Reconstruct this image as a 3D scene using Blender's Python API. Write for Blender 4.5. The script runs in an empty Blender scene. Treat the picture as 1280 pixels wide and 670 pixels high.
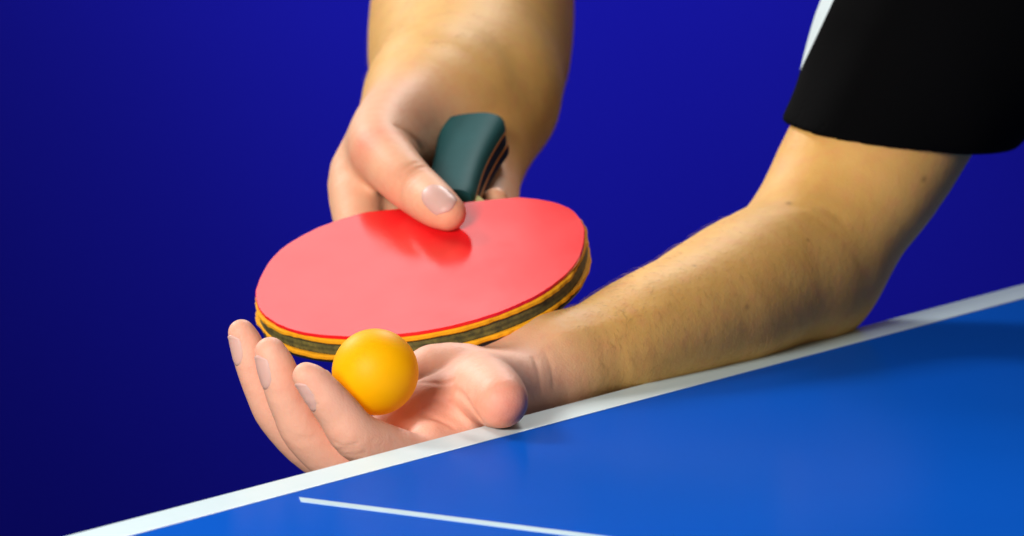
import bpy, math, random
import numpy as np

random.seed(7)
rng = np.random.default_rng(7)
scene = bpy.context.scene
col = scene.collection
MM = 0.001

# ------------------------------------------------------------------ camera, world, light
PITCH = math.radians(9.2)
DIST = 4000.0                      # mm from lens to the plane of the ball
FPX = DIST * 2.75                  # focal length in photograph pixels (1280 wide)
RGT = np.array([1.0, 0.0, 0.0])
FWD = np.array([0.0, math.cos(PITCH), -math.sin(PITCH)])
UPV = np.array([0.0, math.sin(PITCH), math.cos(PITCH)])


def ray(px, py):
    return FWD + RGT * ((px - 640.0) / FPX) + UPV * ((335.0 - py) / FPX)


CAM = -DIST * ray(500, 561)        # world origin: far corner line of the table end, z = 0 is the table top


def P(px, py, w):
    """a point of the place (mm) seen at px, py and standing w mm nearer than the focus plane"""
    return CAM + (DIST - w) * ray(px, py)


def ON_TABLE(px, py):
    r = ray(px, py)
    return CAM + r * (-CAM[2] / r[2])


def V3(x, y, z):
    """right, up, towards the camera -> world"""
    return RGT * x + UPV * y - FWD * z


cam_d = bpy.data.cameras.new("camera")
cam_o = bpy.data.objects.new("camera", cam_d)
col.objects.link(cam_o)
cam_o.location = CAM * MM
cam_o.rotation_euler = (math.pi / 2 - PITCH, 0, 0)
cam_d.sensor_width = 36.0
cam_d.lens = 36.0 * FPX / 1280.0
cam_d.clip_start = 0.1
cam_d.clip_end = 100
cam_d.dof.use_dof = True
cam_d.dof.focus_distance = 4.03
cam_d.dof.aperture_fstop = 15.0
scene.camera = cam_o

world = bpy.data.worlds.new("World")
scene.world = world
world.use_nodes = True
bg = world.node_tree.nodes["Background"]
bg.inputs[0].default_value = (0.56, 0.50, 0.45, 1)
bg.inputs[1].default_value = 0.18

scene.view_settings.view_transform = 'Standard'
scene.view_settings.look = 'None'
scene.view_settings.exposure = 0.0
scene.view_settings.gamma = 1.0
scene.cycles.use_denoising = True
scene.cycles.max_bounces = 8


def area(name, loc, target, sx, sy, power, colour=(1, 1, 1)):
    d = bpy.data.lights.new(name, 'AREA')
    d.shape = 'RECTANGLE'
    d.size, d.size_y = sx, sy
    d.energy = power
    d.color = colour
    o = bpy.data.objects.new(name, d)
    col.objects.link(o)
    o.location = loc
    v = np.array(target, float) - np.array(loc, float)
    from mathutils import Vector
    o.rotation_euler = Vector(v).to_track_quat('-Z', 'Y').to_euler()
    return o


area("hall_lamp_key", (-0.62, -1.15, 0.60), (0.0, 0.0, 0.05), 0.5, 0.5, 31, (1.0, 0.97, 0.93))
area("hall_lamp_back", (-1.3, 1.7, 1.4), (0.0, 0.1, 0.1), 0.5, 0.5, 38, (1.0, 0.99, 0.98))
area("hall_light_panel", (-0.81, 2.1, 1.6), (-0.05, 0.1, 0.1), 1.25, 1.1, 8, (1.0, 0.97, 0.97))
area("hall_lamp_top", (0.45, 2.0, 1.55), (0.15, 0.0, 0.0), 0.5, 0.5, 28, (1.0, 0.98, 0.96))
area("backdrop_fill", (0.22, 1.5, 0.42), (0.16, 1.9, -0.10), 0.25, 0.25, 5, (0.9, 0.93, 1.0))  # added out of view only to brighten part of the backdrop


# ------------------------------------------------------------------ materials
def mat(name):
    m = bpy.data.materials.new(name)
    m.use_nodes = True
    nt = m.node_tree
    return m, nt, nt.nodes, nt.links, nt.nodes["Principled BSDF"]


def simple(name, colour, rough=0.5, spec=0.5, noise=0.0, scale=200.0, bump=0.0, bscale=800.0, detail=3.0):
    m, nt, N, L, b = mat(name)
    b.inputs["Roughness"].default_value = rough
    b.inputs["Specular IOR Level"].default_value = spec
    tc = N.new("ShaderNodeTexCoord")
    if noise:
        n = N.new("ShaderNodeTexNoise")
        n.inputs["Scale"].default_value = scale
        n.inputs["Detail"].default_value = detail
        L.new(tc.outputs["Object"], n.inputs["Vector"])
        mx = N.new("ShaderNodeMix")
        mx.data_type = 'RGBA'
        mx.inputs[6].default_value = (*[c * (1 - noise) for c in colour], 1)
        mx.inputs[7].default_value = (*[min(1, c * (1 + noise)) for c in colour], 1)
        L.new(n.outputs["Fac"], mx.inputs[0])
        L.new(mx.outputs[2], b.inputs["Base Color"])
    else:
        b.inputs["Base Color"].default_value = (*colour, 1)
    if bump:
        n2 = N.new("ShaderNodeTexNoise")
        n2.inputs["Scale"].default_value = bscale
        n2.inputs["Detail"].default_value = 4
        L.new(tc.outputs["Object"], n2.inputs["Vector"])
        bp = N.new("ShaderNodeBump")
        bp.inputs["Strength"].default_value = bump
        bp.inputs["Distance"].default_value = 0.0006
        L.new(n2.outputs["Fac"], bp.inputs["Height"])
        L.new(bp.outputs["Normal"], b.inputs["Normal"])
    return m


def skin_material():
    m, nt, N, L, b = mat("skin")
    pal = N.new("ShaderNodeAttribute"); pal.attribute_name = "palm"
    red = N.new("ShaderNodeAttribute"); red.attribute_name = "flush_and_light"
    tc = N.new("ShaderNodeTexCoord")
    n = N.new("ShaderNodeTexNoise"); n.inputs["Scale"].default_value = 70; n.inputs["Detail"].default_value = 5
    L.new(tc.outputs["Object"], n.inputs["Vector"])
    a = N.new("ShaderNodeMix"); a.data_type = 'RGBA'
    a.inputs[6].default_value = (0.66, 0.350, 0.085, 1)
    a.inputs[7].default_value = (0.78, 0.450, 0.135, 1)
    L.new(n.outputs["Fac"], a.inputs[0])
    p = N.new("ShaderNodeMix"); p.data_type = 'RGBA'
    p.inputs[7].default_value = (0.76, 0.40, 0.28, 1)
    L.new(a.outputs[2], p.inputs[6]); L.new(pal.outputs["Fac"], p.inputs[0])
    r = N.new("ShaderNodeMix"); r.data_type = 'RGBA'
    r.inputs[7].default_value = (0.74, 0.22, 0.13, 1)
    n3 = N.new("ShaderNodeTexNoise"); n3.inputs["Scale"].default_value = 130; n3.inputs["Detail"].default_value = 4
    L.new(tc.outputs["Object"], n3.inputs["Vector"])
    mo = N.new("ShaderNodeMapRange"); mo.inputs[1].default_value = 0.45; mo.inputs[2].default_value = 0.75
    mo.inputs[3].default_value = 0.0; mo.inputs[4].default_value = 0.22
    L.new(n3.outputs["Fac"], mo.inputs[0])
    sm = N.new("ShaderNodeMath"); sm.operation = 'ADD'; sm.use_clamp = True
    L.new(mo.outputs[0], sm.inputs[0]); L.new(red.outputs["Fac"], sm.inputs[1])
    L.new(p.outputs[2], r.inputs[6]); L.new(sm.outputs[0], r.inputs[0])
    ml = N.new("ShaderNodeAttribute"); ml.attribute_name = "mole"
    mk = N.new("ShaderNodeMix"); mk.data_type = 'RGBA'; mk.inputs[7].default_value = (0.10, 0.04, 0.015, 1)
    L.new(ml.outputs["Fac"], mk.inputs[0]); L.new(r.outputs[2], mk.inputs[6])
    L.new(mk.outputs[2], b.inputs["Base Color"])
    b.inputs["Roughness"].default_value = 0.55
    b.inputs["Specular IOR Level"].default_value = 0.24
    b.inputs["Subsurface Weight"].default_value = 0.35
    b.inputs["Subsurface Radius"].default_value = (1.0, 0.35, 0.18)
    b.inputs["Subsurface Scale"].default_value = 0.003
    v = N.new("ShaderNodeTexVoronoi"); v.inputs["Scale"].default_value = 900
    L.new(tc.outputs["Object"], v.inputs["Vector"])
    n2 = N.new("ShaderNodeTexNoise"); n2.inputs["Scale"].default_value = 260; n2.inputs["Detail"].default_value = 4
    L.new(tc.outputs["Object"], n2.inputs["Vector"])
    add = N.new("ShaderNodeMath"); add.operation = 'MULTIPLY_ADD'; add.inputs[1].default_value = 0.35
    L.new(v.outputs["Distance"], add.inputs[0]); L.new(n2.outputs["Fac"], add.inputs[2])
    bp = N.new("ShaderNodeBump"); bp.inputs["Strength"].default_value = 0.32; bp.inputs["Distance"].default_value = 0.0007
    L.new(add.outputs[0], bp.inputs["Height"]); L.new(bp.outputs["Normal"], b.inputs["Normal"])
    return m


M_SKIN = skin_material()
M_NAIL = simple("nail", (0.63, 0.37, 0.31), 0.42, 0.3)
M_NAIL.node_tree.nodes["Principled BSDF"].inputs["Subsurface Weight"].default_value = 0.2
M_NAIL.node_tree.nodes["Principled BSDF"].inputs["Subsurface Scale"].default_value = 0.002
M_SHIRT = simple("black_jersey", (0.0018, 0.0018, 0.002), 0.9, 0.04, bump=0.3, bscale=900)
M_WHITE_CLOTH = simple("white_jersey", (0.62, 0.72, 0.74), 0.8, 0.2, bump=0.3, bscale=900)
M_TABLE = simple("blue_table_paint", (0.003, 0.080, 0.46), 0.16, 0.001, noise=0.06, scale=6, bump=0.03, bscale=1500)
M_LINE = simple("white_line_paint", (0.61, 0.75, 0.78), 0.35, 0.4, noise=0.03, scale=60)
M_TRIM = simple("dark_edge_trim", (0.02, 0.03, 0.06), 0.5)
M_RED = simple("red_rubber", (0.80, 0.010, 0.014), 0.19, 0.42, noise=0.05, scale=40, bump=0.05, bscale=60)
def rubber_smudge():
    nt = M_RED.node_tree
    b = nt.nodes["Principled BSDF"]
    tc = nt.nodes.new("ShaderNodeTexCoord")
    n = nt.nodes.new("ShaderNodeTexNoise"); n.inputs["Scale"].default_value = 28; n.inputs["Detail"].default_value = 6
    n.inputs["Roughness"].default_value = 0.65
    nt.links.new(tc.outputs["Object"], n.inputs["Vector"])
    mr = nt.nodes.new("ShaderNodeMapRange")
    mr.inputs[1].default_value = 0.3; mr.inputs[2].default_value = 0.75
    mr.inputs[3].default_value = 0.10; mr.inputs[4].default_value = 0.22
    nt.links.new(n.outputs["Fac"], mr.inputs[0])
    nt.links.new(mr.outputs[0], b.inputs["Roughness"])


rubber_smudge()
M_BLACK = simple("black_rubber", (0.006, 0.006, 0.007), 0.4, 0.4)
M_SPONGE = simple("yellow_sponge", (0.85, 0.36, 0.008), 0.85, 0.2, noise=0.18, scale=700, bump=0.6, bscale=1400)
M_TEAL = simple("teal_lacquer", (0.016, 0.085, 0.090), 0.6, 0.06, noise=0.15, scale=90)
M_DARKGRIP = simple("dark_lacquer", (0.010, 0.018, 0.016), 0.5, 0.12, noise=0.1, scale=90)
M_VENEER = simple("orange_veneer", (0.46, 0.15, 0.015), 0.6, 0.1)
M_PALEWOOD = simple("pale_wood", (0.55, 0.50, 0.16), 0.6, 0.3, noise=0.2, scale=150)


PLY_AXIS = V3(*(np.array([-0.161, 0.913, 0.375]) / np.linalg.norm([-0.161, 0.913, 0.375])))


def ply_material():
    m, nt, N, L, b = mat("ply_wood_edge")
    tc = N.new("ShaderNodeTexCoord")
    n = N.new("ShaderNodeTexNoise"); n.inputs["Scale"].default_value = 190; n.inputs["Detail"].default_value = 6
    n.inputs["Roughness"].default_value = 0.7
    L.new(tc.outputs["Object"], n.inputs["Vector"])
    cr = N.new("ShaderNodeValToRGB")
    e = cr.color_ramp.elements
    e[0].position = 0.35; e[0].color = (0.035, 0.035, 0.012, 1)
    e[1].position = 0.7; e[1].color = (0.20, 0.16, 0.03, 1)
    L.new(n.outputs["Fac"], cr.inputs[0])
    dp = N.new("ShaderNodeVectorMath"); dp.operation = 'DOT_PRODUCT'
    dp.inputs[1].default_value = tuple(PLY_AXIS)
    L.new(tc.outputs["Object"], dp.inputs[0])
    ma = N.new("ShaderNodeMath"); ma.operation = 'MULTIPLY_ADD'; ma.inputs[1].default_value = 1000.0
    wob = N.new("ShaderNodeMath"); wob.operation = 'MULTIPLY'; wob.inputs[1].default_value = 0.5
    L.new(n.outputs["Fac"], wob.inputs[0])
    L.new(dp.outputs["Value"], ma.inputs[0]); L.new(wob.outputs[0], ma.inputs[2])
    lay = N.new("ShaderNodeMapRange"); lay.inputs[1].default_value = 3.0; lay.inputs[2].default_value = 9.0
    L.new(ma.outputs[0], lay.inputs[0])
    lr = N.new("ShaderNodeValToRGB")
    le = lr.color_ramp.elements
    le[0].position = 0.0; le[0].color = (0.25, 0.25, 0.25, 1)
    le[1].position = 1.0; le[1].color = (0.2, 0.2, 0.2, 1)
    for pos, k in ((0.10, 0.35), (0.14, 1.0), (0.36, 1.1), (0.40, 0.7), (0.60, 0.75), (0.64, 1.15), (0.86, 1.0), (0.90, 0.3)):
        el = le.new(pos); el.color = (k, k, k, 1)
    L.new(lay.outputs[0], lr.inputs[0])
    mm = N.new("ShaderNodeMix"); mm.data_type = 'RGBA'; mm.blend_type = 'MULTIPLY'; mm.inputs[0].default_value = 1.0
    L.new(cr.outputs[0], mm.inputs[6]); L.new(lr.outputs[0], mm.inputs[7])
    L.new(mm.outputs[2], b.inputs["Base Color"])
    b.inputs["Roughness"].default_value = 0.7
    bp = N.new("ShaderNodeBump"); bp.inputs["Strength"].default_value = 0.5; bp.inputs["Distance"].default_value = 0.0006
    L.new(n.outputs["Fac"], bp.inputs["Height"]); L.new(bp.outputs["Normal"], b.inputs["Normal"])
    return m


M_PLY = ply_material()


def ball_material():
    m, nt, N, L, b = mat("orange_celluloid")
    b.inputs["Base Color"].default_value = (1.0, 0.545, 0.0, 1)
    b.inputs["Roughness"].default_value = 0.5
    b.inputs["Specular IOR Level"].default_value = 0.2
    b.inputs["Subsurface Weight"].default_value = 0.3
    b.inputs["Subsurface Radius"].default_value = (1.0, 0.5, 0.05)
    b.inputs["Subsurface Scale"].default_value = 0.010
    tc = N.new("ShaderNodeTexCoord")
    n2 = N.new("ShaderNodeTexNoise"); n2.inputs["Scale"].default_value = 1800
    L.new(tc.outputs["Object"], n2.inputs["Vector"])
    bp = N.new("ShaderNodeBump"); bp.inputs["Strength"].default_value = 0.06; bp.inputs["Distance"].default_value = 0.0003
    L.new(n2.outputs["Fac"], bp.inputs["Height"]); L.new(bp.outputs["Normal"], b.inputs["Normal"])
    # thin hollow shell: part of the light passes through it
    tr = N.new("ShaderNodeBsdfTranslucent"); tr.inputs[0].default_value = (1.0, 0.64, 0.0, 1)
    ms = N.new("ShaderNodeMixShader"); ms.inputs[0].default_value = 0.34
    out = [x for x in N if x.type == 'OUTPUT_MATERIAL'][0]
    L.new(b.outputs[0], ms.inputs[1]); L.new(tr.outputs[0], ms.inputs[2]); L.new(ms.outputs[0], out.inputs[0])
    return m


M_BALL = ball_material()


# ------------------------------------------------------------------ object helpers
def link_mesh(name, verts, faces, material, parent=None, smooth=True):
    """verts in world mm; the object keeps its origin at its parent (or world) origin"""
    me = bpy.data.meshes.new(name)
    o = bpy.data.objects.new(name, me)
    v = np.asarray(verts, float) * MM
    if parent is not None:
        o.parent = parent
        v = v - np.array(parent.get("origin_m", (0, 0, 0)))
        o["origin_m"] = list(parent.get("origin_m", (0, 0, 0)))
    if isinstance(faces, np.ndarray):
        nf = len(faces); k = faces.shape[1]
        me.vertices.add(len(v)); me.vertices.foreach_set("co", v.astype(np.float32).ravel())
        me.loops.add(nf * k); me.loops.foreach_set("vertex_index", faces.astype(np.int32).ravel())
        me.polygons.add(nf)
        me.polygons.foreach_set("loop_start", (np.arange(nf) * k).astype(np.int32))
        me.update(calc_edges=True); me.validate()
    else:
        me.from_pydata([tuple(x) for x in v], [], faces)
        me.update()
    for p in me.polygons:
        pass
    me.polygons.foreach_set("use_smooth", [smooth] * len(me.polygons))
    mats = material if isinstance(material, (list, tuple)) else [material]
    for m in mats:
        me.materials.append(m)
    col.objects.link(o)
    return o


def thing(name, label, cat, origin_mm, group=None):
    o = bpy.data.objects.new(name, None)
    o.empty_display_size = 0.02
    loc = np.asarray(origin_mm, float) * MM
    o.location = loc
    o["origin_m"] = list(loc)
    o["label"] = label
    o["category"] = cat
    if group:
        o["group"] = group
    col.objects.link(o)
    return o


def box_mesh(origin, ax, ay, az, x0, x1, y0, y1, z0, z1):
    v = [origin + ax * x + ay * y + az * z for z in (z0, z1) for y in (y0, y1) for x in (x0, x1)]
    f = [(0, 2, 3, 1), (4, 5, 7, 6), (0, 1, 5, 4), (2, 6, 7, 3), (0, 4, 6, 2), (1, 3, 7, 5)]
    return v, f


def add_bevel(o, width_mm, seg=3):
    b = o.modifiers.new("bevel", 'BEVEL')
    b.width = width_mm * MM
    b.segments = seg
    b.limit_method = 'ANGLE'
    b.angle_limit = math.radians(40)


# ------------------------------------------------------------------ table
PHI = math.radians(56.1)
E = np.array([math.cos(PHI), math.sin(PHI), 0.0])        # along the table end
Cd = np.array([math.sin(PHI), -math.cos(PHI), 0.0])      # into the table
Z = np.array([0.0, 0.0, 1.0])
mid = ON_TABLE(368, 624)
EM = float(mid @ E)                                       # centre of the table end, along E
table = thing("table_tennis_table", "blue table tennis table with white end line and thin white centre line", "table", E * EM)
v, f = box_mesh(np.zeros(3), E, Cd, Z, EM - 762, EM + 762, 0.6, 2740, -22, 0)
o = link_mesh("tabletop", v, f, M_TABLE, table, False); add_bevel(o, 0.8)
LW = 22.0
v, f = box_mesh(np.zeros(3), E, Cd, Z, EM - 762, EM + 762, 0.0, LW, -1.2, 0.35)
o = link_mesh("end_line", v, f, M_LINE, table, False); add_bevel(o, 0.25, 2)
c0 = float(mid @ Cd)
v, f = box_mesh(np.zeros(3), E, Cd, Z, EM - 3.6, EM + 3.6, c0, 1360, -0.5, 0.4)
# the brush started this line with a slanting end
v[0] = v[0] + Cd * 6; v[4] = v[4] + Cd * 6
M_THIN = simple("thin_line_paint", (0.42, 0.58, 0.66), 0.4, 0.3, noise=0.12, scale=90)
o = link_mesh("centre_line", v, f, M_THIN, table, False)

# ------------------------------------------------------------------ blue surround behind
def backdrop():
    nx, nz = 140, 40
    verts = []
    for j in range(nz + 1):
        for i in range(nx + 1):
            x = -2200 + 5200 * i / nx
            z = -900 + 1250 * j / nz
            y = 1900 + 45 * math.sin(x * 0.0055 + z * 0.004 + 0.4) + 16 * math.sin(x * 0.0083 + z * 0.001) + 5 * math.sin(z * 0.006)
            verts.append((x, y, z))
    faces = [(j * (nx + 1) + i, j * (nx + 1) + i + 1, (j + 1) * (nx + 1) + i + 1, (j + 1) * (nx + 1) + i)
             for j in range(nz) for i in range(nx)]
    m = simple("blue_cloth", (0.0045, 0.0044, 0.26), 0.85, 0.05, noise=0.3, scale=1.6, detail=1.0)
    o = link_mesh("backdrop", verts, faces, m, None, True)
    s = o.modifiers.new("thick", 'SOLIDIFY'); s.thickness = 0.006
    o["label"] = "plain deep blue cloth barrier hanging behind the player"
    o["category"] = "backdrop"
    return o


backdrop()

# ------------------------------------------------------------------ signed distance modelling
def cone(p, a, b, r1, r2):
    ba = b - a
    l2 = float(ba @ ba)
    if l2 < 1e-9:
        return np.sqrt(((p - a) ** 2).sum(1)) - max(r1, r2)
    rr = r1 - r2
    a2 = l2 - rr * rr
    if a2 <= 0:
        c, r = (a, r1) if r1 > r2 else (b, r2)
        return np.sqrt(((p - c) ** 2).sum(1)) - r
    il2 = 1.0 / l2
    pa = p - a
    y = pa @ ba
    z = y - l2
    q = pa * l2 - y[:, None] * ba
    x2 = (q * q).sum(1)
    y2 = y * y * l2
    z2 = z * z * l2
    k = np.sign(rr) * rr * rr * x2
    d = (np.sqrt(np.maximum(x2 * a2 * il2, 0)) + y * rr) * il2 - r1
    m1 = np.sign(z) * a2 * z2 > k
    m2 = (np.sign(y) * a2 * y2 < k) & ~m1
    d[m1] = np.sqrt(x2[m1] + z2[m1]) * il2 - r2
    d[m2] = np.sqrt(x2[m2] + y2[m2]) * il2 - r1
    return d


def spline(ctrl, n):
    """Catmull-Rom through rows of ctrl"""
    c = np.asarray(ctrl, float)
    c = np.vstack([2 * c[0] - c[1], c, 2 * c[-1] - c[-2]])
    out = []
    for i in range(1, len(c) - 2):
        for t in np.linspace(0, 1, n, endpoint=False):
            p0, p1, p2, p3 = c[i - 1], c[i], c[i + 1], c[i + 2]
            out.append(0.5 * ((2 * p1) + (-p0 + p2) * t + (2 * p0 - 5 * p1 + 4 * p2 - p3) * t * t
                              + (-p0 + 3 * p1 - 3 * p2 + p3) * t ** 3))
    out.append(c[-2])
    return np.array(out)


class Tube:
    """smooth tapering limb through points; flat = (axis, factor) squeezes the section along an axis"""
    def __init__(self, ctrl, n=4, flat=None):
        self.s = spline(ctrl, n)
        self.flat = flat
        self.lo = (self.s[:, :3] - self.s[:, 3:4]).min(0)
        self.hi = (self.s[:, :3] + self.s[:, 3:4]).max(0)

    def __call__(self, p, margin=55.0):
        ext = np.maximum(np.maximum(self.lo - p, p - self.hi), 0)
        far = np.sqrt((ext * ext).sum(1))
        d = far + 0.5
        m = far < margin
        if m.any():
            q = p[m]
            pts = self.s[:, :3]
            k = 1.0
            if self.flat is not None:
                ax, k = self.flat
                c = pts.mean(0)
                q = q + np.outer((q - c) @ ax, ax) * (1 / k - 1)
                pts = pts + np.outer((pts - c) @ ax, ax) * (1 / k - 1)
            dd = np.full(len(q), 1e9)
            for i in range(len(pts) - 1):
                dd = np.minimum(dd, cone(q, pts[i], pts[i + 1], self.s[i, 3], self.s[i + 1, 3]))
            d[m] = dd * min(k, 1.0)
        return d


class Ell:
    def __init__(self, c, axes, radii):
        self.c = c
        self.ax = np.array(axes)
        self.r = np.array(radii, float)

    def __call__(self, p):
        q = (p - self.c) @ self.ax.T
        k0 = np.sqrt(((q / self.r) ** 2).sum(1))
        k1 = np.sqrt(((q / self.r ** 2) ** 2).sum(1)) + 1e-9
        far = k0 > 3
        d = k0 * (k0 - 1.0) / k1
        d[far] = np.sqrt((q[far] ** 2).sum(1)) - self.r.max()
        return d


def smin(a, b, k):
    h = np.maximum(k - np.abs(a - b), 0) / k
    return np.minimum(a, b) - h * h * k * 0.25


def smax(a, b, k):
    return -smin(-a, -b, k)


class Crease:
    """groove of given depth and half width along a polyline (negative depth = ridge)"""
    def __init__(self, pts, depth, width):
        self.pts = np.array(pts, float)
        if len(self.pts) > 2:
            self.pts = spline(self.pts, 4)
        self.d, self.w = depth, width
        self.lo = self.pts.min(0) - 4 * width
        self.hi = self.pts.max(0) + 4 * width

    def __call__(self, p, d):
        m = ((p > self.lo) & (p < self.hi)).all(1)
        if m.any():
            q = p[m]
            dd = np.full(len(q), 1e9)
            for i in range(len(self.pts) - 1):
                dd = np.minimum(dd, cone(q, self.pts[i], self.pts[i + 1], 0.0, 0.0))
            d[m] += self.d * np.exp(-(dd / self.w) ** 2)
        return d


def batched(fn, p, n=400000):
    return np.concatenate([fn(p[i:i + n]) for i in range(0, len(p), n)]) if len(p) > n else fn(p)


def mesh_sdf(fn, lo, hi, h, start=32, newton=1, lip=0.75):
    """surface nets on an octree that is refined only near the surface"""
    lo = np.asarray(lo, float)
    n = np.ceil((np.asarray(hi) - lo) / (h * start)).astype(int)
    g = np.stack(np.meshgrid(*[np.arange(k) for k in n], indexing='ij'), -1).reshape(-1, 3)
    size = start
    while True:
        c = lo + (g + 0.5) * (size * h)
        d = batched(fn, c)
        g = g[np.abs(d) < size * h * 0.87 / lip + 1.5]
        if size == 1:
            break
        off = np.array([(i, j, k) for i in (0, 1) for j in (0, 1) for k in (0, 1)])
        g = (g[:, None, :] * 2 + off[None]).reshape(-1, 3)
        size //= 2
    S = 1 << 20
    def key(a):
        return (a[:, 0].astype(np.int64) * S + a[:, 1]) * S + a[:, 2]
    off = np.array([(i, j, k) for i in (0, 1) for j in (0, 1) for k in (0, 1)])
    corners = (g[:, None, :] + off[None]).reshape(-1, 3)
    ck = key(corners)
    uk, first, inv = np.unique(ck, return_index=True, return_inverse=True)
    cu = corners[first]
    dv = batched(fn, lo + cu * h)
    D = dv[inv].reshape(-1, 8)
    ins = D < 0
    act = ins.any(1) & ~ins.all(1)
    g = g[act]; D = D[act]
    edges = [(0, 4), (1, 5), (2, 6), (3, 7), (0, 2), (1, 3), (4, 6), (5, 7), (0, 1), (2, 3), (4, 5), (6, 7)]
    acc = np.zeros((len(g), 3)); cnt = np.zeros(len(g))
    for a, b in edges:
        da, db = D[:, a], D[:, b]
        m = (da < 0) != (db < 0)
        t = np.where(m, da / np.where(np.abs(da - db) < 1e-12, 1, da - db), 0)
        acc += np.where(m[:, None], off[a] + t[:, None] * (off[b] - off[a]), 0)
        cnt += m
    verts = lo + (g + acc / cnt[:, None]) * h
    gk = key(g)
    order = np.argsort(gk); sk = gk[order]

    def find(k):
        i = np.searchsorted(sk, k)
        i = np.minimum(i, len(sk) - 1)
        ok = sk[i] == k
        return order[i], ok
    quads = []
    steps = [S * S, S, 1]
    for ax in range(3):
        o1, o2 = steps[(ax + 1) % 3], steps[(ax + 2) % 3]
        far = {0: 4, 1: 2, 2: 1}[ax]
        s0, s1 = D[:, 0] < 0, D[:, far] < 0
        m = s0 != s1
        k0 = gk[m]
        i1, a1 = find(k0 - o1); i2, a2 = find(k0 - o1 - o2); i3, a3 = find(k0 - o2)
        ok = a1 & a2 & a3
        q = np.stack([np.nonzero(m)[0], i1, i2, i3], 1)[ok]
        fl = s0[m][ok]
        q[~fl] = q[~fl][:, ::-1]
        quads.append(q)
    quads = np.concatenate(quads)
    tet = np.array([(1, -1, -1), (-1, -1, 1), (-1, 1, -1), (1, 1, 1)], float)
    for _ in range(newton):
        e = 0.5 * h
        gr = np.zeros_like(verts); dm = np.zeros(len(verts))
        for tv in tet:
            dd = batched(fn, verts + tv * e)
            gr += tv * dd[:, None]; dm += dd / 4
        gr /= 4 * e
        g2 = np.maximum((gr ** 2).sum(1), 0.2)
        step = gr * (dm / g2)[:, None]
        ln = np.sqrt((step ** 2).sum(1))
        step *= np.minimum(1, 0.6 * h / np.maximum(ln, 1e-9))[:, None]
        verts = verts - step
    return verts, quads


def R(px_radius, w):
    return px_radius * (DIST - w) / FPX


def pt(px, py, w, rpx):
    return [*P(px, py, w), R(rpx, w)]


# ------------------------------------------------------------------ bat frame (needed by the hand that holds it)
BW = -205.0
BC = P(524, 333, BW)
Nv = np.array([-0.161, 0.913, 0.375]); Nv /= np.linalg.norm(Nv)
d2 = np.array([0.33, 0.944])
k = -(Nv[0] * d2[0] + Nv[1] * d2[1]) / Nv[2]
Av = np.array([d2[0], d2[1], k]); Av /= np.linalg.norm(Av)
Wv = np.cross(Av, Nv)
BN, BA, BWd = V3(*Nv), V3(*Av), V3(*Wv)
if BWd[0] < 0:
    BWd = -BWd


def B(a, b, n):
    """bat space: a towards the handle, b to the right, n above the red face"""
    return BC + BA * a + BWd * b + BN * n


def on_face(px, py, n):
    r = ray(px, py)
    t = ((BC + BN * n - CAM) @ BN) / (r @ BN)
    return CAM + r * t


# ------------------------------------------------------------------ left arm
LW0 = 12.0      # depth shift of the left hand


def lp(px, py, w, r):
    return pt(px, py, w + LW0, r)


L_index = Tube([lp(383, 470, -36, 17.5), lp(392, 478, -37, 21.5), lp(407, 496, -39, 25), lp(424, 517, -42, 27.5),
                lp(446, 545, -46, 31), lp(490, 566, -58, 33), lp(545, 590, -76, 38)], 4)
L_middle = Tube([lp(338, 441, -56, 20), lp(345, 458, -57, 24), lp(353, 480, -58, 25), lp(364, 508, -61, 26),
                 lp(384, 543, -66, 29), lp(430, 580, -76, 32), lp(505, 602, -94, 40)], 4)
L_ring = Tube([lp(302, 416, -74, 17), lp(308, 430, -75, 20.5), lp(316, 455, -76, 22), lp(329, 490, -79, 22.5),
               lp(348, 523, -84, 25), lp(395, 565, -94, 29), lp(470, 590, -112, 38)], 4)
L_little = Tube([lp(402, 476, -104, 15), lp(404, 486, -105, 17), lp(408, 505, -108, 19), lp(420, 530, -112, 22),
                 lp(450, 560, -120, 26), lp(490, 570, -128, 34)], 4)
L_thumb = Tube([lp(627, 502, -56, 33), lp(622, 498, -66, 37.5), lp(613, 492, -82, 42), lp(604, 488, -102, 47),
                lp(628, 492, -128, 48), lp(668, 490, -150, 46)], 4)
L_palm = [
    Tube([lp(548, 592, -80, 42), lp(600, 560, -106, 44), lp(670, 500, -150, 50)], 3),
    Tube([lp(510, 596, -98, 42), lp(570, 560, -122, 46), lp(680, 490, -160, 52)], 3),
    Tube([lp(500, 540, -100, 37), lp(530, 518, -97, 42), lp(585, 503, -108, 46), lp(640, 495, -134, 46)], 3),
    Tube([lp(538, 552, -78, 24), lp(566, 552, -88, 27)], 2),
    Tube([lp(475, 580, -116, 38), lp(545, 535, -138, 44), lp(670, 480, -165, 52)], 3),
    Tube([lp(490, 560, -126, 34), lp(528, 482, -128, 42), lp(580, 472, -134, 43), lp(630, 488, -148, 44), lp(690, 474, -166, 50)], 3),
]
L_arm = Tube([lp(650, 479, -163, 58), lp(690, 458, -171, 66), lp(745, 445, -186, 68), lp(800, 420, -210, 75), lp(860, 397, -240, 82),
              lp(925, 371, -278, 87), lp(972, 353, -306, 84), lp(1003, 344, -330, 80)], 3)
L_fore2 = Tube([lp(890, 385, -262, 66), lp(940, 345, -292, 70), lp(985, 322, -312, 64)], 3)
L_upper = Tube([lp(990, 349, -328, 76), lp(1016, 318, -340, 84), lp(1051, 255, -350, 99), lp(1097, 180, -360, 108), lp(1180, 30, -372, 112),
                lp(1290, -170, -395, 120), lp(1345, -290, -420, 130)], 3)
WRAY = V3(0, 0, 1)
L_creases = []


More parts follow.
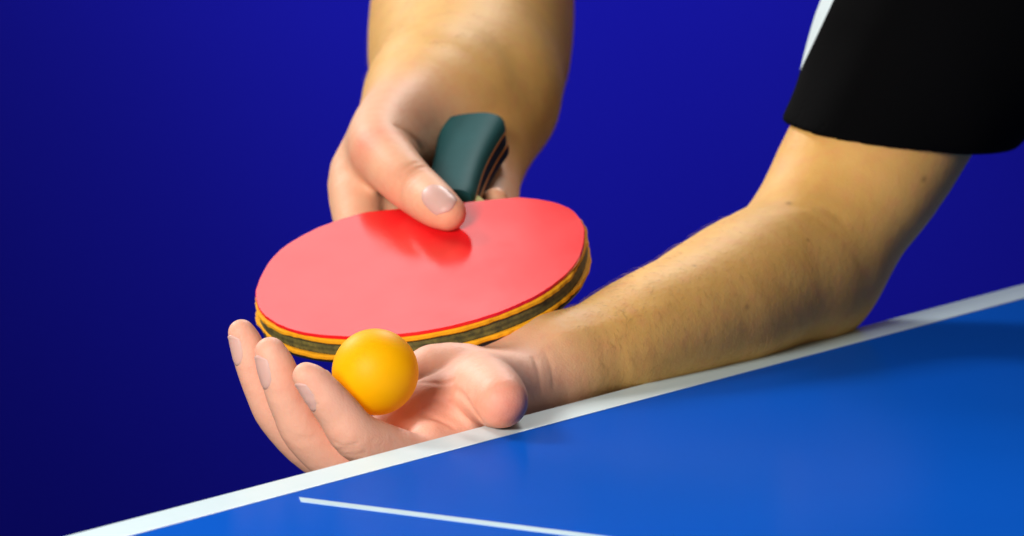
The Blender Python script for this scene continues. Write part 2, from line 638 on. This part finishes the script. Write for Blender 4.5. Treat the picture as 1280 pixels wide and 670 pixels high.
def sdf_left(p):
    d_f = L_index(p)
    for t in (L_middle, L_ring, L_little):
        d_f = smin(d_f, t(p), 1.2)
    d_p = L_palm[0](p)
    for t in L_palm[1:]:
        d_p = smin(d_p, t(p), 10.0)
    d = smin(d_f, d_p, 6.0)
    d = smin(d, L_thumb(p), 7.0)
    a = smin(L_arm(p), L_fore2(p), 18.0)
    a = smin(a, L_upper(p), 28.0)
    d = smin(d, a, 16.0)
    for c in L_creases:
        d = c(p, d)
    return d


# ------------------------------------------------------------------ right arm
def rp(px, py, w, r):
    return pt(px, py, w + BW, r)


def bp_(a, b, n, r):
    return [*B(a, b, n), r]


th_tip = on_face(560, 266, 9.0)
th_mid = on_face(546, 257, 10.0)
R_thumb = Tube([[*th_tip, 8.8], [*th_mid, 10.8], rp(528, 243, -60, 31), rp(509, 227, -68, 33), rp(490, 207, -84, 36),
                rp(474, 186, -106, 40), rp(486, 160, -142, 46), rp(525, 135, -190, 60)], 4)
R_index = Tube([bp_(20, -12, -21, 8), bp_(32, -22, -22, 9), bp_(58, -38, -22, 10), bp_(88, -45, -12, 12.5), rp(450, 215, -130, 38), rp(505, 160, -190, 46)], 4)
R_middle = Tube([rp(620, 249, -104, 15), rp(612, 262, -108, 19), bp_(84, 8, -30, 9.5), bp_(90, -14, -32, 10.5), bp_(104, -30, -24, 12), rp(500, 190, -185, 44)], 4)
R_palm = [
    Tube([bp_(104, -34, -18, 12), rp(495, 190, -165, 44), rp(545, 130, -225, 66)], 3),
    Tube([rp(474, 190, -140, 36), rp(510, 172, -165, 43), rp(545, 120, -215, 70)], 3),
    Tube([rp(486, 190, -120, 33), rp(522, 190, -160, 38), rp(560, 140, -215, 64)], 3),
    Tube([bp_(118, -10, -34, 14), rp(560, 190, -212, 52), rp(570, 130, -245, 66)], 3),
    Tube([bp_(130, 10, -34, 14), rp(610, 190, -214, 44), rp(605, 130, -250, 66)], 3),
]
R_arm = Tube([rp(555, 150, -215, 66), rp(576, 112, -262, 102), rp(585, 82, -305, 124), rp(590, 20, -370, 128), rp(596, -40, -440, 120), rp(606, -110, -500, 110)], 3)
R_upper = Tube([rp(606, -110, -500, 105), rp(760, -300, -520, 105), rp(1000, -480, -540, 120)], 3)
R_creases = []


def sdf_right(p):
    d = R_index(p)
    d = smin(d, R_middle(p), 2.0)
    q = R_palm[0](p)
    for t in R_palm[1:]:
        q = smin(q, t(p), 10.0)
    d = smin(d, q, 5.0)
    d = smin(d, R_thumb(p), 8.0)
    a = smin(R_arm(p), R_upper(p), 20.0)
    d = smin(d, a, 42.0)
    for c in R_creases:
        d = c(p, d)
    return d




def hit(fn, px, py, near=150.0):
    """first point of a surface met by the sight line through px, py"""
    r = ray(px, py)
    t = DIST - near
    for _ in range(160):
        p = CAM + t * r
        d = float(fn(p[None])[0])
        if abs(d) < 0.02:
            break
        t += 0.6 * d
    return CAM + t * r


def groove(fn, pts, depth, width, near=150.0):
    return Crease([hit(fn, x, y, near) for x, y in pts], depth, width)


lc = [
    groove(sdf_left, [(528, 478), (548, 479), (566, 476)], 0.6, 1.3),
    groove(sdf_left, [(568, 488), (579, 496), (588, 508), (598, 522)], 1.7, 1.7),
    groove(sdf_left, [(528, 517), (548, 524), (566, 533)], 1.1, 1.4),
    groove(sdf_left, [(540, 500), (556, 503), (572, 512), (584, 524)], 0.7, 1.3),
    groove(sdf_left, [(585, 470), (594, 462), (606, 458)], 0.35, 1.0),
    groove(sdf_left, [(418, 552), (428, 557), (446, 556)], 0.45, 0.8),
    groove(sdf_left, [(414, 557), (426, 562), (446, 562)], 0.45, 0.8),
    groove(sdf_left, [(424, 566), (440, 568), (456, 566)], 0.4, 0.8),
    groove(sdf_left, [(361, 541), (372, 547), (388, 546)], 0.4, 0.8),
    groove(sdf_left, [(364, 549), (376, 553), (392, 551)], 0.35, 0.8),
    groove(sdf_left, [(376, 503), (386, 507), (398, 506)], 0.4, 0.7),
    groove(sdf_left, [(335, 489), (345, 493), (357, 490)], 0.4, 0.7),
    groove(sdf_left, [(383, 493), (394, 497), (406, 494)], 0.3, 0.7),
    groove(sdf_left, [(337, 495), (347, 499), (358, 496)], 0.3, 0.7),
    groove(sdf_left, [(327, 520), (334, 526), (344, 525)], 0.3, 0.7),
    groove(sdf_left, [(668, 448), (674, 468), (676, 490)], 0.5, 1.6),
    groove(sdf_left, [(682, 440), (690, 462), (692, 484)], 0.35, 1.5),
    groove(sdf_left, [(700, 420), (760, 405), (830, 385)], -0.5, 4.0),
    groove(sdf_left, [(960, 262), (1000, 257), (1030, 261), (1050, 272)], 0.5, 4.0),
]
L_creases += lc
rc = [
    groove(sdf_right, [(497, 222), (503, 214), (514, 206), (522, 203)], 0.8, 0.9, 50),
    groove(sdf_right, [(501, 228), (508, 219), (519, 211), (530, 208)], 0.9, 1.0, 50),
    groove(sdf_right, [(508, 236), (514, 228), (522, 221)], 0.35, 0.8, 50),
    groove(sdf_right, [(498, 158), (512, 168), (528, 186)], 0.9, 2.0, 50),
]
R_creases += rc

HV = 1.0


def bounds(tubes, pad=6.0):
    lo = np.min([t.lo for t in tubes], 0) - pad
    hi = np.max([t.hi for t in tubes], 0) + pad
    return lo, hi


lo, hi = bounds([L_index, L_middle, L_ring, L_little, L_thumb, L_arm, L_fore2, L_upper] + L_palm)
LV, LQ = mesh_sdf(sdf_left, lo, hi, HV)
lo, hi = bounds([R_thumb, R_index, R_middle, R_arm, R_upper] + R_palm)
RV, RQ = mesh_sdf(sdf_right, lo, hi, HV)

# torso under the shirt (out of the frame), joined at both shoulders
TORSO = Tube([pt(1345, -190, -540, 330), pt(1800, -180, -580, 330), pt(2300, -150, -640, 330)], 3)
SHO = Tube([pt(1345, -290, -415, 120), pt(1250, -300, -540, 150), pt(1000, -480, -690, 110)], 3)


def sdf_torso(p):
    return smin(TORSO(p, 80), SHO(p, 80), 40)


lo, hi = bounds([TORSO, SHO])
TV, TQ = mesh_sdf(sdf_torso, lo, hi, 8.0, start=8)

body_v = np.vstack([LV, RV, TV])
body_q = np.vstack([LQ, RQ + len(LV), TQ + len(LV) + len(RV)])
person = link_mesh("person", body_v, body_q, M_SKIN)
person["label"] = "player in black short sleeves with one open palm and one hand gripping a bat"
person["category"] = "person"
person["origin_m"] = [0.0, 0.0, 0.0]


def blob(v, c, r):
    return np.exp(-(((v - c) ** 2).sum(1)) / (r * r))


def seg_dist(v, t):
    d = np.full(len(v), 1e9)
    for i in range(len(t.s) - 1):
        d = np.minimum(d, cone(v, t.s[i, :3], t.s[i + 1, :3], t.s[i, 3], t.s[i + 1, 3]))
    return d


palm = np.zeros(len(body_v)); flush_and_light = np.zeros(len(body_v))
wl = P(680, 470, -160); dl = P(820, 410, -215) - wl; dl /= np.linalg.norm(dl)
t = (LV - wl) @ dl
palm[:len(LV)] = 1 / (1 + np.exp((t + 8) / 11.0))
wr = np.array(rp(540, 150, -205, 1)[:3]); dr = np.array(rp(585, 80, -300, 1)[:3]) - wr; dr /= np.linalg.norm(dr)
t = (RV - wr) @ dr
palm[len(LV):len(LV) + len(RV)] = 0.75 / (1 + np.exp((t + 30) / 10.0))
for c, r, s in ((np.array(rp(462, 186, -88, 1)[:3]), 13, 0.7), (np.array(rp(508, 226, -55, 1)[:3]), 12, 0.25),
                (th_tip, 12, 0.35), (P(530, 515, -80), 20, 0.5), (P(590, 512, -85), 12, 0.55), (P(634, 514, -42), 15, 0.9), (P(560, 478, -98), 9, 0.35),  # palm centre paints in the ball's orange bounce, thumb underside its dark shade
                (P(380, 468, -30), 12, 0.22), (P(335, 440, -50), 12, 0.22), (P(302, 415, -66), 12, 0.22)):
    flush_and_light = np.maximum(flush_and_light, s * blob(body_v, c, r))
mole = np.zeros(len(body_v))
for px, py, r in ((986, 254, 1.5), (934, 384, 1.3), (1155, 224, 1.6), (868, 332, 1.0), (1010, 300, 1.0)):
    mole = np.maximum(mole, 0.5 * blob(body_v, hit(sdf_left, px, py), r))
for nm, arr in (("palm", palm), ("flush_and_light", flush_and_light), ("mole", mole)):
    at = person.data.attributes.new(nm, 'FLOAT', 'POINT')
    at.data.foreach_set("value", arr.astype(np.float32))

# ------------------------------------------------------------------ fingernails
def nail(sdf, tip, root, face_dir, length, width, start, raise_=0.0, name="fingernail"):
    """a curved plate laid on the back of the finger end; tip, root = ends of the last bone (mm)"""
    ax = tip - root; ax = ax / np.linalg.norm(ax)
    up = face_dir - ax * (face_dir @ ax); up /= np.linalg.norm(up)
    sd = np.cross(ax, up)
    nu, nv = 13, 11
    top = []
    for i in range(nu):
        u = i / (nu - 1)
        for j in range(nv):
            s = j / (nv - 1) * 2 - 1
            hw = width / 2 * (1 - 0.16 * max(0, (0.35 - u)) / 0.35 - 0.10 * max(0, u - 0.75) / 0.25)
            uu = start - length + length * u
            # rounded root and tip outline
            uu += (-1.0 * (1 - s * s) * (1 - u) + 1.3 * (1 - s * s) * u) * width * 0.20
            top.append(tip + ax * uu + sd * hw * s + up * 26)
    top = np.array(top)
    for _ in range(40):
        d = sdf(top)
        top = top - np.outer(np.maximum(d - 0.02, -0.5), up)
    e = np.abs(np.linspace(-1, 1, nv))
    lift = np.tile(0.27 - 0.34 * e ** 4, nu).reshape(nu, nv)
    lift += raise_
    lift[0] -= 0.36
    lift[1] -= 0.12
    lift[-1] += 0.25
    outer = top + up * lift.reshape(-1, 1)
    inner = top - up * 0.55
    v = np.vstack([outer, inner])
    n = nu * nv
    f = []
    for i in range(nu - 1):
        for j in range(nv - 1):
            a, b, c, d = i * nv + j, i * nv + j + 1, (i + 1) * nv + j + 1, (i + 1) * nv + j
            f.append((a, b, c, d)); f.append((n + a, n + d, n + c, n + b))
    ring = [j for j in range(nv)] + [i * nv + nv - 1 for i in range(1, nu)] + \
           [(nu - 1) * nv + j for j in range(nv - 2, -1, -1)] + [i * nv for i in range(nu - 2, 0, -1)]
    for q in range(len(ring)):
        a, b = ring[q], ring[(q + 1) % len(ring)]
        f.append((a, n + a, n + b, b))
    return link_mesh(name, v, f, M_NAIL, person)


def bone(t, i, j):
    return t.s[i, :3], t.s[j, :3]


tip_, root_ = bone(L_index, 0, 8)
nail(sdf_left, tip_, root_, V3(-0.80, -0.50, 0.50), 10.5, 11, -1.5)
tip_, root_ = bone(L_middle, 0, 8)
nail(sdf_left, tip_, root_, V3(-0.80, -0.42, 0.50), 11, 12, -1.5)
tip_, root_ = bone(L_ring, 0, 8)
nail(sdf_left, tip_, root_, V3(-0.80, -0.42, 0.50), 10, 10.5, -1.5)
tip_, root_ = bone(R_thumb, 0, 8)
nail(sdf_right, tip_, root_, V3(-0.05, 0.35, 0.93), 13, 14.0, 4.0, 0.16)

# ------------------------------------------------------------------ shirt
SL = Tube([pt(1030, 300, -345, 92), pt(1062, 255, -350, 114), pt(1105, 178, -356, 126), pt(1190, 25, -366, 164),
           pt(1300, -170, -390, 180), pt(1345, -290, -420, 180)], 4)
TS = Tube([pt(1338, -139, -500, 330), pt(1800, -150, -580, 330), pt(2300, -130, -640, 330)], 3)
SS = Tube([pt(1345, -290, -415, 150), pt(1250, -300, -540, 180), pt(1000, -480, -690, 140), pt(900, -420, -680, 135)], 3)
h0, h1, h2 = P(985, 150, -356), P(1100, 183, -310), P(1215, 183, -356)
HN = np.cross(h1 - h0, h2 - h0); HN /= np.linalg.norm(HN)
if HN[2] < 0:
    HN = -HN


def sdf_shirt(p):
    hem = -((p - h0) @ HN)
    s = SL(p, 60)
    s = smin(s, L_upper(p, 60) - 4.0, 6.0)
    s = s + 0.7 * np.sin((p @ BA) * 0.13) * np.sin((p @ BWd) * 0.08 + 1.0)
    outer = smin(s, TS(p, 80), 26)
    outer = smin(outer, SS(p, 80), 40)
    d = smax(outer, hem, 4.0)
    # hollow sleeve mouth
    tunnel = smax(np.maximum(s + 2.4, L_upper(p, 60) - 1.6), -(hem + 26.0), 3.0)
    return smax(d, -tunnel, 1.2)


lo, hi = bounds([SL, TS, SS])
SV, SQ = mesh_sdf(sdf_shirt, lo, hi, 1.7, start=32)
shirt = link_mesh("shirt", SV, SQ, M_SHIRT, person)
shirt["label"] = "black short-sleeved sports shirt"
# pale panel let into the front of the sleeve: cut out of the shirt along a clean seam
import bmesh
q0, q1 = P(1003, 80, -370), P(1040, 0, -370)
sn = np.cross(q1 - q0, FWD); sn /= np.linalg.norm(sn)
if sn @ RGT > 0:
    sn = -sn


def panel_side(keep_panel, me):
    bm = bmesh.new(); bm.from_mesh(me)
    from mathutils import Vector
    bmesh.ops.bisect_plane(bm, geom=bm.verts[:] + bm.edges[:] + bm.faces[:], dist=1e-6,
                           plane_co=Vector(q0 * MM), plane_no=Vector(sn))
    c = np.array([f.calc_center_median() for f in bm.faces]) / MM
    inside = ((c - q0) @ sn > 0) & (SL(c, 60) < 4) & (SS(c, 60) > -4)
    bmesh.ops.delete(bm, geom=[f for f, k in zip(bm.faces, inside) if bool(k) != keep_panel], context='FACES')
    out = bpy.data.meshes.new("panel" if keep_panel else "shirt")
    bm.to_mesh(out); bm.free()
    return out


full = shirt.data
pm = panel_side(True, full)
pm.materials.clear(); pm.materials.append(M_WHITE_CLOTH)
shirt.data = panel_side(False, full)
if not shirt.data.materials:
    shirt.data.materials.append(M_SHIRT)
panel = bpy.data.objects.new("sleeve_panel", pm)
col.objects.link(panel)
panel.parent = shirt
panel["label"] = "white panel on the black sleeve"
for me in (pm, shirt.data):
    me.polygons.foreach_set("use_smooth", [True] * len(me.polygons))

# ------------------------------------------------------------------ bat
bat = thing("table_tennis_bat", "shiny red table tennis bat with yellow sponge edges and teal handle held above palm", "bat", B(0, 0, -13))


def outline(da, db, n=440, seed=0, jag=0.0):
    """blade outline in bat space (a, b): round head, cut flatter at the handle"""
    r = np.random.default_rng(seed)
    ph = r.uniform(0, 6.28, 9)
    out = []
    for i in range(n):
        t = 2 * math.pi * i / n
        ca, sa = math.cos(t), math.sin(t)
        ex = 2.6 if ca > 0 else 2.1
        a = 81 * math.copysign(abs(ca) ** (2 / ex), ca)
        b = 79.5 * math.copysign(abs(sa) ** (2 / ex), sa)
        if a > 0:
            b *= 1 - 0.02 * (a / 80) ** 2
        w = 0.09 * math.sin(t * 83 + ph[0] + 2 * math.sin(t * 7)) + 0.07 * math.sin(t * 61 + ph[3]) if jag > 0.4 else 0.0
        w += sum(math.sin(t * k * 3 + ph[j]) / (j + 1.5) for j, k in enumerate((2, 3, 5, 7, 11, 14, 17, 23, 29)))
        s = 1 + (da + jag * w) / 79.0
        out.append((a * s, b * s + db))
    return out


def slab(name, ol, n0, n1, material, parent, bevel=0.35, cut=None):
    k = len(ol)
    pts = [(a if cut is None else min(a, cut), b) for a, b in ol]
    v = []
    for n, s in ((n0, -bevel), (n0 + bevel, 0), (n1 - bevel, 0), (n1, -bevel)):
        for a, b in pts:
            q = 1 + s / 79.0
            v.append(B(a * q, b * q, n))
    f = []
    for l in range(3):
        for i in range(k):
            j = (i + 1) % k
            f.append((l * k + i, l * k + j, (l + 1) * k + j, (l + 1) * k + i))
    c0 = len(v); v.append(B(0, 0, n0)); v.append(B(0, 0, n1))
    for i in range(k):
        j = (i + 1) % k
        f.append((c0, j, i)); f.append((c0 + 1, 3 * k + i, 3 * k + j))
    o = link_mesh(name, v, f, material, parent, True)
    m = o.modifiers.new("edge", 'EDGE_SPLIT'); m.split_angle = math.radians(35)
    return o


slab("red_rubber", outline(-0.3, 0, seed=1, jag=0.25), -1.7, 0.0, M_RED, bat, 0.3, 76)
slab("sponge", outline(0.4, 0, seed=2, jag=0.6), -4.3, -1.72, M_SPONGE, bat, 0.6, 76.3)
slab("blade", outline(-0.6, 0, seed=3, jag=0.1), -10.0, -4.32, M_PLY, bat, 0.2)
slab("sponge", outline(0.6, 0, seed=5, jag=0.75), -12.4, -10.02, M_SPONGE, bat, 0.6, 76)
slab("black_rubber", outline(0.2, 0, seed=6, jag=0.25), -13.9, -12.42, M_BLACK, bat, 0.3, 76)


def handle_part(name, n0, n1, inset, material, parent, a0=83, a1=176, dome=0.0):
    """flared handle slice between heights n0 and n1; dome rounds its outer face"""
    na, nb = 24, 14
    secs = []
    for i in range(na + 1):
        u = i / na
        a = a0 + (a1 - a0) * u
        hw = 12.6 + 1.6 * (1 - u) ** 3 + 5.0 * max(0, (u - 0.35) / 0.65) ** 1.8 - inset
        th = 1 + 0.22 * max(0, (u - 0.4) / 0.6) ** 1.6
        if u > 0.97 or u < 0.02:
            hw -= 1.0
        ring = []
        up, dn = n1, n0
        if dome >= 0:
            base, topz = dn, dn + (up - dn) * th
        else:
            base, topz = up, up - (up - dn) * th
        if dome == 0:
            ring = [(-hw, dn), (hw, dn), (hw, up), (-hw, up)]
        else:
            ring = [(-hw, base), (hw, base)]
            for j in range(nb + 1):
                s = math.cos(math.pi * j / nb)
                c = math.copysign(abs(s) ** 0.75, s)
                z = abs(math.sin(math.pi * j / nb)) ** 0.85
                ring.append((hw * c, base + (topz - base) * (0.25 + 0.75 * z)))
        secs.append([B(a, b, n) for b, n in ring])
    k = len(secs[0])
    v = [p for s in secs for p in s]
    f = []
    for i in range(na):
        for j in range(k):
            q = (j + 1) % k
            f.append((i * k + j, i * k + q, (i + 1) * k + q, (i + 1) * k + j))
    f.append(tuple(range(k))[::-1]); f.append(tuple(na * k + j for j in range(k)))
    o = link_mesh(name, v, f, material, parent, True)
    m = o.modifiers.new("edge", 'EDGE_SPLIT'); m.split_angle = math.radians(50)
    return o


grip = handle_part("handle", -10.0, -4.4, 0.4, M_DARKGRIP, bat, 70, 175)
handle_part("grip_scale", -3.5, 4.8, 0.0, M_TEAL, grip, dome=1.0)
handle_part("veneer", -4.38, -3.52, -0.25, M_VENEER, grip)
handle_part("grip_scale", -19.0, -10.9, 0.0, M_DARKGRIP, grip, dome=-1.0)
handle_part("veneer", -10.88, -10.02, -0.25, M_VENEER, grip)
# pale wood throat showing where the rubber stops short of the handle
v = []
for n in (-10.2, -4.1):
    for a, b in ((72, -30), (72, 30), (82, 21), (93, 14.6), (93, -14.6), (82, -21)):
        v.append(B(a, b, n))
f = [(5, 4, 3, 2, 1, 0), (6, 7, 8, 9, 10, 11)] + [(i, (i + 1) % 6, 6 + (i + 1) % 6, 6 + i) for i in range(6)]
o = link_mesh("throat", v, f, M_PALEWOOD, bat, False)

# ------------------------------------------------------------------ ball
BALL = P(469, 465, -62 + LW0)
ball_me_v, ball_me_f = [], []
nu, nv = 64, 32
for j in range(1, nv):
    for i in range(nu):
        th, ph = math.pi * j / nv, 2 * math.pi * i / nu
        ball_me_v.append(BALL + 20.0 * np.array([math.sin(th) * math.cos(ph), math.sin(th) * math.sin(ph), math.cos(th)]))
ball_me_v.append(BALL + np.array([0, 0, 20.0])); ball_me_v.append(BALL - np.array([0, 0, 20.0]))
for j in range(nv - 2):
    for i in range(nu):
        q = (i + 1) % nu
        ball_me_f.append((j * nu + i, (j + 1) * nu + i, (j + 1) * nu + q, j * nu + q))
tp, bt = len(ball_me_v) - 2, len(ball_me_v) - 1
for i in range(nu):
    q = (i + 1) % nu
    ball_me_f.append((tp, i, q)); ball_me_f.append((bt, (nv - 2) * nu + q, (nv - 2) * nu + i))
ball = link_mesh("table_tennis_ball", ball_me_v, ball_me_f, M_BALL)
ball["label"] = "orange-yellow table tennis ball resting in the open palm"
ball["category"] = "ball"

# ------------------------------------------------------------------ fine hair on the forearms
def arm_hair(fn, v, q, want, flow, seed, count):
    r = np.random.default_rng(seed)
    cand = np.nonzero(want)[0]
    pick = r.choice(cand, count, replace=False)
    p = v[pick] + r.normal(0, 0.3, (count, 3))
    e = 0.5
    g = np.zeros_like(p)
    for k in range(3):
        dd = np.zeros(3); dd[k] = e
        g[:, k] = fn(p + dd) - fn(p - dd)
    g /= np.linalg.norm(g, axis=1)[:, None]
    p = p - g * fn(p)[:, None]
    t = flow[None] + r.normal(0, 0.35, (count, 3))
    t -= g * (t * g).sum(1)[:, None]
    t /= np.linalg.norm(t, axis=1)[:, None]
    s = np.cross(g, t)
    ln = r.uniform(4.0, 9.0, count)[:, None]
    rad = 0.045
    verts = []
    rings = ((0.0, -0.2, 1.0), (0.45, 1.0, 0.8), (1.0, 1.1, 0.15))
    for u, h, k in rings:
        c = p + t * ln * u + g * h
        for a in (0, 2.094, 4.189):
            verts.append(c + (s * math.cos(a) + g * math.sin(a)) * rad * k)
    vv = np.stack(verts, 1).reshape(-1, 3)          # 9 per hair
    f = []
    for l in (0, 3):
        for a in range(3):
            b = (a + 1) % 3
            f.append((l + a, l + b, l + 3 + b, l + 3 + a))
    f = np.array(f)
    return vv, (f[None] + (np.arange(count) * 9)[:, None, None]).reshape(-1, 4)


M_HAIR = simple("arm_hair", (0.30, 0.16, 0.055), 0.5, 0.3)
tl = (LV - wl) @ dl
ax_l = np.linalg.norm(LV - wl, axis=1)
facing = (LV - P(850, 400, -250)) @ (-FWD) > -30
h1v, h1f = arm_hair(sdf_left, LV, LQ, (tl > 6) & (tl < 190 * rng.uniform(0, 1, len(tl)) ** 0.7) & facing & (LV[:, 2] > 2), -dl * 0.7 + np.array([0, 0, -0.9]), 3, 1100)
tr = (RV - wr) @ dr
h2v, h2f = arm_hair(sdf_right, RV, RQ, (tr > -5) & (tr < 130), -dr * 0.6 + np.array([0.4, 0, -0.4]), 4, 700)
hair = link_mesh("arm_hair", np.vstack([h1v, h2v]), np.vstack([h1f, h2f + len(h1v)]), M_HAIR, person)
hair["kind"] = "stuff"

for ob in bpy.data.objects:
    if "origin_m" in ob:
        del ob["origin_m"]
